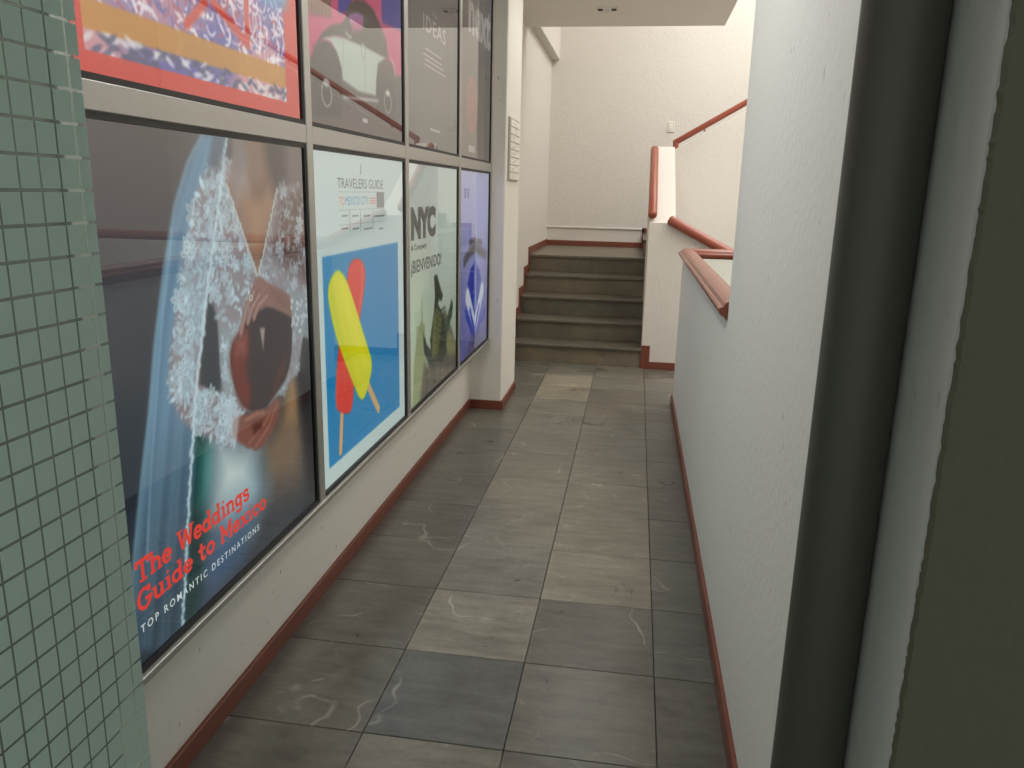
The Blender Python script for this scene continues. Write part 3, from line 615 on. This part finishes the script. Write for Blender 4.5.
# ---- lower row, city welcome
c = Canvas(P3, 0.0048); c.grad((3.7, 1.6), (198, 208, 202), (3.7, .55), (182, 192, 168))
c.ell(*W(452, 232), .28, .22, (226, 242, 230), 0, 1.2, .8); c.ell(*W(414, 330), .2, .25, (214, 232, 200), 0, 1.2, .8)  # soft pale spot at the right paints in the uneven backlight
tw = WW([(420, 322), (424, 322), (426, 372), (428, 402), (412, 412), (413, 370), (417, 340)]); c.poly(tw, (176, 186, 140), 0.012)
c.line(WW([(422, 300), (422, 324)]), .012, (140, 156, 104), .01)
for k in range(26): yy = 328+k*3.1; c.line(WW([(416.5-k*.14, yy), (425+k*.1, yy-2)]), .006, (128, 140, 100), .006, .7)
c.poly(WW([(428, 380), (436, 360), (440, 312), (446, 310), (452, 330), (458, 352), (458, 395), (420, 420), (424, 395)]), (108, 112, 92), 0.02)
c.poly(WW([(434, 276), (437, 274.5), (440, 286), (443, 296), (441.5, 301), (439, 300), (438, 304), (443, 315), (446, 326), (447, 350), (442, 362), (432, 362), (430, 340), (434, 312), (435, 296)]), (66, 74, 62), 0.008)
c.poly(WW([(451.5, 299), (453, 304), (452, 316), (447, 332), (444, 346), (446, 322)]), (62, 84, 70), 0.008)
c.poly(WW([(423, 332), (427, 345), (431, 350), (436, 366), (430, 368), (424, 352)]), (58, 72, 70), 0.008)
c.poly(WW([(449, 330), (455, 344), (457, 356), (450, 362), (446, 344)]), (150, 150, 104), 0.012, .8)
c.poly(WW([(433, 320), (437, 306), (442, 318), (438, 356), (432, 358)]), (150, 152, 90), .015, .6)
for k in range(9): yy = 306+k*6; c.line(WW([(436, yy), (440, yy+5), (445, yy+1)]), .008, (42, 54, 44), .008, .8)
c.poly(WW([(424, 366), (458, 352), (460, 385), (424, 425), (420, 400)]), (92, 90, 84), 0.03, .9)
for k in range(9): x_ = 427+k*3.4; c.line(WW([(x_, 398-k*2), (x_+rng.uniform(-2, 2), 370-k*1.5)]), .012, (128, 124, 108) if k % 2 else (58, 58, 58), .012, .7)
r3 = poster(P3, 'pale green NYC welcome poster with tall towers'); c.build('print', M_lit, r3)
q3 = lambda x, y: (402+x/5.49, 160+y/5.49)
R3 = lambda x0, x1, yt, yb: rx(q3(x0, 0)[0], q3(x1, 0)[0], q3(0, yt)[1], q3(0, yb)[1], q3(0, (yt+yb)/2)[1])
lettering(r3, 'NYC', R3(47, 184, 254, 432), M_k, bold=0.075, space=.95)
lettering(r3, '& Company', R3(47, 135, 460, 500), M_k, bold=0.03)
lettering(r3, '\u00a1BIENVENIDO!', R3(48, 214, 532, 618), M_k, bold=0.02)

# ---- lower row, blue arch
c = Canvas(P4, 0.005); c.grad((4.7, 1.6), (186, 188, 222), (4.7, .55), (98, 100, 176))
c.ell(*W(478, 205), .5, .2, (196, 200, 244), 0, 1.2, .8); c.ell(*W(476, 262), .22, .3, (176, 180, 236), 0, 1.2, .7)
q4 = lambda x, y: W(402+x/5.49, 160+y/5.49)
c.line([q4(342, 560), q4(372, 510), q4(402, 478), q4(430, 500), q4(458, 520)], .06, (98, 94, 104), .014, .95)
c.line([q4(372, 455), q4(402, 440), q4(438, 455)], .035, (94, 90, 100), .012, .95)
for sx in (-1, 1): c.line([q4(402+sx*12, 380), q4(402+sx*10, 430)], .03, (206, 202, 226), .02, .8)
c.line([q4(402, 360), q4(402, 440)], .05, (214, 208, 230), .03, .6)
cap = WW([(467, 300), (468, 282), (471, 268), (475, 262), (479, 268), (482, 282), (482.5, 300), (480, 318), (475, 330), (469, 318)])
c.poly(cap, (28, 52, 176), 0.010); c.line(WW([(475, 264), (475, 306)]), .07, (150, 168, 226), .02, .8)
for x_ in (470, 480): c.line(WW([(x_, 272), (x_, 300)]), .02, (90, 112, 200), .015, .7)
c.line(WW([(467.5, 297), (474.5, 328), (482, 290)]), .11, (232, 238, 252), .014); c.line(WW([(470, 310), (474.5, 331), (479, 306)]), .035, (34, 62, 190), .010)
c.line(WW([(466, 312), (474.5, 338), (485, 310)]), .06, (36, 66, 190), .014, .95)
c.poly(WW([(464, 345), (490, 325), (492, 365), (462, 372)]), (92, 92, 150), .06, .7); c.ell(*W(474, 344), .16, .05, (78, 72, 110), 0, .7, .8)
for _ in range(60): p = W(rng.uniform(464, 490), rng.uniform(318, 364)); c.ell(p[0], p[1], .04, .008, tuple(rng.uniform(100, 190)+np.array((0, 0, 50))), .1, .6, .35)
r4 = poster(P4, 'lavender poster with a dark blue arch and white V'); c.build('print', M_lit, r4)
M_v = inkmat('violet_ink_backlit', (104, 108, 176), .8, .2)
for k in range(3):
    for j in range(2):
        s_ = W(465+j*3, 190+k*3.3); flat(r4, 'print_mark', (s_[0]-.02, s_[0]+.03, s_[1]-.008, s_[1]+.008), M_v)

# ---- upper row, red-bordered collage (generic stand-in for the artwork)
c = Canvas(U1, 0.0036); c.fill((208, 70, 64))
in0 = WW([(84.5, 48), (287, 103)]); ia, ib, iz = in0[0][0], in0[1][0], (in0[0][1]+in0[1][1])/2
sl = c.win(ia, ib, iz, 2.85); u, z = c.U[sl], c.Z[sl]
wv = np.sin(u*11+1.7*np.sin(z*9+1))+np.sin(z*13+2.2*np.sin(u*8+1)); m = np.clip(wv*.5+.5, 0, 1)[..., None]
c.c[sl] = np.array((104, 100, 168))*(1-m)+np.array((206, 150, 160))*m
for _ in range(1500):
    p = np.array((rng.uniform(ia, ib), rng.uniform(iz+.09, 2.4))); a_ = rng.normal(-.5, .7) if p[0] > 1.75 else rng.uniform(-1.6, 1.6); L_ = rng.uniform(.012, .035); k_ = rng.uniform(-1.6, 1.6)
    pts = [p]
    for _2 in range(4): pts.append(pts[-1]+L_/4*2*np.array((math.cos(a_), math.sin(a_)))); a_ += k_*.45
    cl_ = ((240, 234, 238), (238, 230, 236), (244, 240, 242), (98, 96, 164), (178, 84, 100), (150, 126, 172))[rng.integers(0, 6)]
    c.line(pts, rng.uniform(.004, .009), cl_, .003, .85)
b0 = W(84, 30); b1 = W(84, 16); c.poly([(ia, iz+.036), (ib, iz+.036), (ib, iz+.088), (ia, iz+.088)], (196, 138, 62), .003, .93)
for _ in range(90): c.ell(rng.uniform(ia, ib), rng.uniform(iz, iz+.034), .018, .006, (84, 88, 120) if rng.random() < .6 else (226, 224, 226), rng.uniform(-.6, .6), .4, .8)
for rc in ((1.2, ia, 1.6, 3.0), (ib, 2.4, 1.6, 3.0), (1.2, 2.4, 1.6, iz)): c.poly([(rc[0], rc[2]), (rc[1], rc[2]), (rc[1], rc[3]), (rc[0], rc[3])], (208, 70, 64), .002)
for pts in (((205, 2), (187, 24)), ((212, 0), (246, 42)), ((246, 0), (248, 44))): c.line(WW(pts), .022, (206, 72, 62), .006)
c.poly(WW([(262, 0), (287, -10), (287, 8), (275, 5)]), (80, 166, 206), .02, .8)
rU1 = poster(U1, 'red bordered poster with a busy swirling picture above the wedding poster'); c.build('print', M_lit, rU1)  # upper print given the same glow as the backlit row

# ---- upper row, vintage car
q5 = lambda x, y: W(300+x/5.12, y/5.12)
Q5 = lambda l: [q5(*p) for p in l]
c = Canvas(U2, 0.0042); c.fill((86, 80, 80))
c.poly(Q5([(30, 620), (540, 740), (540, 560), (30, 440)]), (92, 84, 84), .02); c.poly(Q5([(30, 610), (540, 700), (540, 800), (30, 700)]), (122, 98, 98), .06, .8)
c.poly(Q5([(40, -250), (540, -200), (540, 400), (460, 380), (380, 140), (40, 300)]), (226, 70, 134), .01)
c.poly(Q5([(410, -240), (540, -220), (540, 165), (420, 115)]), (52, 54, 170), .008); c.poly(Q5([(196, -240), (262, -240), (262, 70), (196, 60)]), (52, 54, 170), .008)
c.poly(Q5([(40, -250), (160, -250), (160, 90), (40, 60)]), (150, 98, 80), .01)
for k in range(6): c.line(Q5([(60+k*18, -240), (60+k*18, 70)]), .012, (96, 58, 48), .008, .7)
c.poly(Q5([(235, 90), (246, 30), (280, 0), (330, 5), (376, 50), (404, 110), (440, 200), (452, 300), (340, 250), (215, 190), (160, 190), (110, 200), (90, 220), (110, 170), (160, 130), (215, 120)]), (66, 60, 60), .006)  # car black lifted to grey, painting in the milky glass reflection
c.poly(Q5([(250, 75), (290, 62), (322, 80), (324, 140), (290, 140), (256, 120)]), (180, 130, 186), .006); c.poly(Q5([(262, 110), (300, 100), (318, 120), (318, 160), (270, 160)]), (222, 92, 150), .01, .8)
c.poly(Q5([(60, 300), (70, 240), (100, 205), (140, 205), (180, 250), (205, 320), (215, 400), (210, 600), (60, 590)]), (72, 67, 66), .01)
c.poly(Q5([(120, 195), (180, 184), (225, 194), (330, 238), (440, 298), (402, 330), (392, 400), (388, 490), (300, 468), (218, 408), (212, 345), (190, 270), (160, 215)]), (212, 226, 214), .006)
c.poly(Q5([(400, 330), (440, 300), (470, 330), (490, 400), (494, 620), (392, 590), (392, 420)]), (72, 67, 66), .01)
for pl in ([(222, 205), (218, 400)], [(335, 250), (335, 470)]): c.line(Q5(pl), .005, (170, 184, 174), .004, .8)
for (x_, y_, a_, b_) in ((137, 480, 26, 66), (450, 525, 18, 56)):
    p = q5(x_, y_); pe = q5(x_+a_, y_); pt = q5(x_, y_-b_); ru, rz = abs(pe[0]-p[0]), abs(pt[1]-p[1])
    c.ell(p[0], p[1], ru, rz, (214, 206, 202), 0, .12); c.ell(p[0], p[1], ru*.86, rz*.88, (58, 52, 52), 0, .12); c.ell(p[0], p[1]+rz*.85, ru*.55, rz*.3, (226, 226, 224), 0, .4)
c.line(Q5([(225, 497), (400, 516)]), .010, (206, 200, 196), .005); c.line(Q5([(235, 165), (250, 188), (262, 190)]), .008, (206, 200, 196), .005)
c.ell(*q5(325, 266), .022, .028, (176, 190, 180), 0, .3); c.ell(*q5(325, 266), .014, .019, (214, 226, 214), 0, .3)
c.line(Q5([(468, 300), (482, 330), (488, 390)]), .010, (206, 200, 196), .006)
M_wu = inkmat('white_ink', (206, 202, 200), .35, .7)  # ink for the unlit upper prints, with an added glow
rU2 = poster(U2, 'poster of a black and white vintage car on pink and blue'); c.build('print', printmat('half_glow_print', .42, .5), rU2)  # upper print, part of its brightness is an added glow
flat(rU2, 'print_mark', (q5(308, 0)[0], q5(332, 0)[0], q5(320, 625)[1], q5(320, 604)[1]), M_wu)

# ---- upper row, IDEAS and next
q6 = lambda x, y: (400+x/4.27, y/4.27)
def R6(x0, x1, yt, yb): return rx(q6(x0, 0)[0], q6(x1, 0)[0], q6(0, yt)[1], q6(0, yb)[1], q6(0, (yt+yb)/2)[1])
c = Canvas(U3, 0.008); c.grad((3.8, 1.7), (150, 146, 145), (3.8, 2.5), (122, 122, 126)); c.ell(*W(440, 105), .2, .16, (150, 148, 150), 0, 1.0, .5)  # greys lightened, most at the bottom, to paint in the glass reflection
rU3 = poster(U3, 'grey poster with white IDEAS lettering'); c.build('print', M_dim, rU3)
lettering(rU3, 'IDEAS', R6(98, 194, 92, 160), M_wu, bold=.012, space=1.2); lettering(rU3, 'by', R6(140, 158, 60, 80), M_wu)
for k, (a_, b_) in enumerate(((108, 176), (98, 178), (104, 186), (104, 194))): flat(rU3, 'print_line', R6(a_, b_, 226+k*24, 231+k*24), M_wu)
flat(rU3, 'print_line', R6(128, 170, 552, 564), M_wu)
c = Canvas(U4, 0.008); c.grad((4.8, 1.7), (160, 146, 138), (4.8, 2.5), (128, 126, 130))  # ground lightened the same way for the reflection in the glass
c.poly([(5.04, 1.6), (5.3, 1.6), (5.3, 3.0), (5.04, 3.0)], (96, 98, 110), .006)
cc_ = W(472, 105); c.ell(*cc_, .15, .155, (224, 128, 124), 0, .12, .9); c.ell(*cc_, .10, .115, (176, 140, 132), 0, .15, .9); c.ell(*cc_, .05, .06, (222, 128, 124), 0, .2, .9)
rU4 = poster(U4, 'grey poster with large next lettering and a pink ring'); c.build('print', M_dim, rU4)
lettering(rU4, 'next', R6(292, 386, 10, 180), M_wu, bold=.035)
flat(rU4, 'print_block', R6(292, 318, 622, 650), M_wu)

# ------------------------------------------------------------------ frosted glass door leaf, left foreground
XG = -0.600; PYG, PZG = 0.0290, 0.0345; YE = 0.8155
gd = empty('glass_door', (XG, 0.6, 0.0)); tag(gd, 'green tinted glass door leaf patterned with frosted squares', 'glass door')
bm = bmesh.new(); bm.faces.new([bm.verts.new((0, y, z)) for y, z in ((-.5, .01), (YE-.6, .01), (YE-.6, 2.3), (-.5, 2.3))])
me = bpy.data.meshes.new('glass_sheet'); bm.to_mesh(me); bm.free(); link('glass_sheet', me, M_dglass, gd)
m, nt, b = newmat('frosted_film'); nt.nodes.remove(b); ln = nt.links.new
df = N(nt, 'ShaderNodeBsdfDiffuse'); df.inputs[0].default_value = L4((216, 230, 222)); tl = N(nt, 'ShaderNodeBsdfTranslucent'); tl.inputs[0].default_value = L4((216, 230, 222))
tp = N(nt, 'ShaderNodeBsdfTransparent'); tp.inputs[0].default_value = (0.8, 0.92, 0.87, 1); m1 = N(nt, 'ShaderNodeMixShader'); m1.inputs[0].default_value = 0.55
m2 = N(nt, 'ShaderNodeMixShader'); m2.inputs[0].default_value = 0.12
ln(df.outputs[0], m1.inputs[1]); ln(tl.outputs[0], m1.inputs[2]); ln(m1.outputs[0], m2.inputs[1]); ln(tp.outputs[0], m2.inputs[2]); ln(m2.outputs[0], nt.nodes['Material Output'].inputs[0])
M_frost = m
sq = boxes_me('frosted_square', [(0.0006, 0.0012, 0.0016, PYG-.0016, 0.0018, PZG-.0018)])
edge = [0.796-PYG*k for k in range(9)]
for yk in edge[1:]:
    for j in range(33):
        o = link('frosted_square', sq, M_frost, gd); o.location = (0, yk-.6, 0.697+PZG*j)
sqe = boxes_me('frosted_square_edge', [(0.0006, 0.0012, 0.0016, YE-.796-.0005, 0.0018, PZG-.0018)])
for j in range(33):
    o = link('frosted_square', sqe, M_frost, gd); o.location = (0, .796-.6, 0.697+PZG*j)
# ------------------------------------------------------------------ dark post of the door frame, right foreground
dp = empty('door_post', (0.261, 0.925, 0)); tag(dp, 'dark round metal door frame post close on the right', 'post')
link('tube', sweep_me('tube', [(0, 0, 0), (0, 0, ZC-.01)], circ(0.043, 40), True, upv=(0, 1, 0)), M_post, dp)
link('seal', boxes_me('seal', [(0.026, 0.0405, -.012, .05, 0, ZC-.01)], .002), M_black, dp)
link('base_plate', boxes_me('base_plate', [(-.055, .040, -.055, .055, 0, .006)], .001), M_post, dp)

# added dark panel behind the glass leaf, standing in for the dark lobby
backing_ = empty('dark_backing', (-1.03, 1.05, 0)); tag(backing_, 'added dark panel behind the frosted glass', 'backing panel')
link('panel', boxes_me('panel', [(-.066, .062, -.14, .186, 0, ZC-.01)], .003), M_post, backing_)
link('backing_edge', boxes_me('backing_edge', [(-.08, .075, -.20, -.14, 0, ZC-.01)], .004), M_post, backing_)
# ------------------------------------------------------------------ small fixtures
ds = empty('directory_sign', (X_PIL, 5.56, 1.57)); tag(ds, 'small cream directory sign of eight strips on the pilaster', 'sign')
link('backing', boxes_me('backing', [(0, .012, -.215, .215, 0, .41)], .002), M_grey, ds)
for k in range(8):
    z_ = .012+k*.0488; s_ = link('name_strip', boxes_me('name_strip', [(.012, .020, -.205, .205, z_, z_+.042)], .0015), M_left, ds)
    for t in range(3):
        a_ = random.uniform(-.17, .02); link('print_line', boxes_me('print_line', [(.0200, .0206, a_, a_+random.uniform(.06, .14), z_+.010+t*.010, z_+.013+t*.010)]), M_grey, s_)
sw = empty('light_switch', (0.338, Y_BACK, 2.27)); tag(sw, 'small white wall switch beside the thin climbing handrail', 'switch')
link('plate', boxes_me('plate', [(-.04, .04, -.010, 0, -.06, .06)], .003), M_white, sw)
link('rocker', boxes_me('rocker', [(-.016, .016, -.015, -.010, -.03, .03)], .002), M_left, sw)
cdv = empty('ceiling_detector', (-0.328, 6.865, ZC)); tag(cdv, 'small ceiling fitting with two dark slots above the corridor', 'ceiling fitting')
link('plate', boxes_me('plate', [(-.085, .085, -.05, .05, -.012, 0)], .003), M_ceil, cdv)
for s_ in (-1, 1): link('slot', boxes_me('slot', [(s_*.055-.02, s_*.055+.02, -.035, .035, -.016, -.0121)], .002), M_dark, cdv)
bm = bmesh.new(); bmesh.ops.create_cone(bm, cap_ends=True, segments=16, radius1=.006, radius2=.028, depth=.026); bmesh.ops.translate(bm, verts=bm.verts, vec=(0, 0, -.026))
me = bpy.data.meshes.new('lens'); bm.to_mesh(me); bm.free(); link('lens', me, M_white, cdv)
def lamp(x, y, s, label):
    r = empty('ceiling_light', (x, y, ZC)); tag(r, label, 'ceiling lamp', 'corridor ceiling lamps')
    link('housing', boxes_me('housing', [(-.17, .17, -.47, .47, -.012, 0)], .002), M_white, r)
    m, nt, b = newmat('lamp_diffuser'); b.inputs['Base Color'].default_value = (.8, .8, .8, 1); b.inputs['Emission Color'].default_value = (1.0, .985, .95, 1); b.inputs['Emission Strength'].default_value = s
    link('diffuser', boxes_me('diffuser', [(-.15, .15, -.45, .45, -.018, -.0121)]), m, r)
lamp(-0.55, 2.3, 24.0, 'flat white ceiling lamp above the wedding poster'); lamp(-0.25, 5.75, 9.5, 'flat white ceiling lamp between the pilaster and the half wall')
bpy.context.view_layer.update()
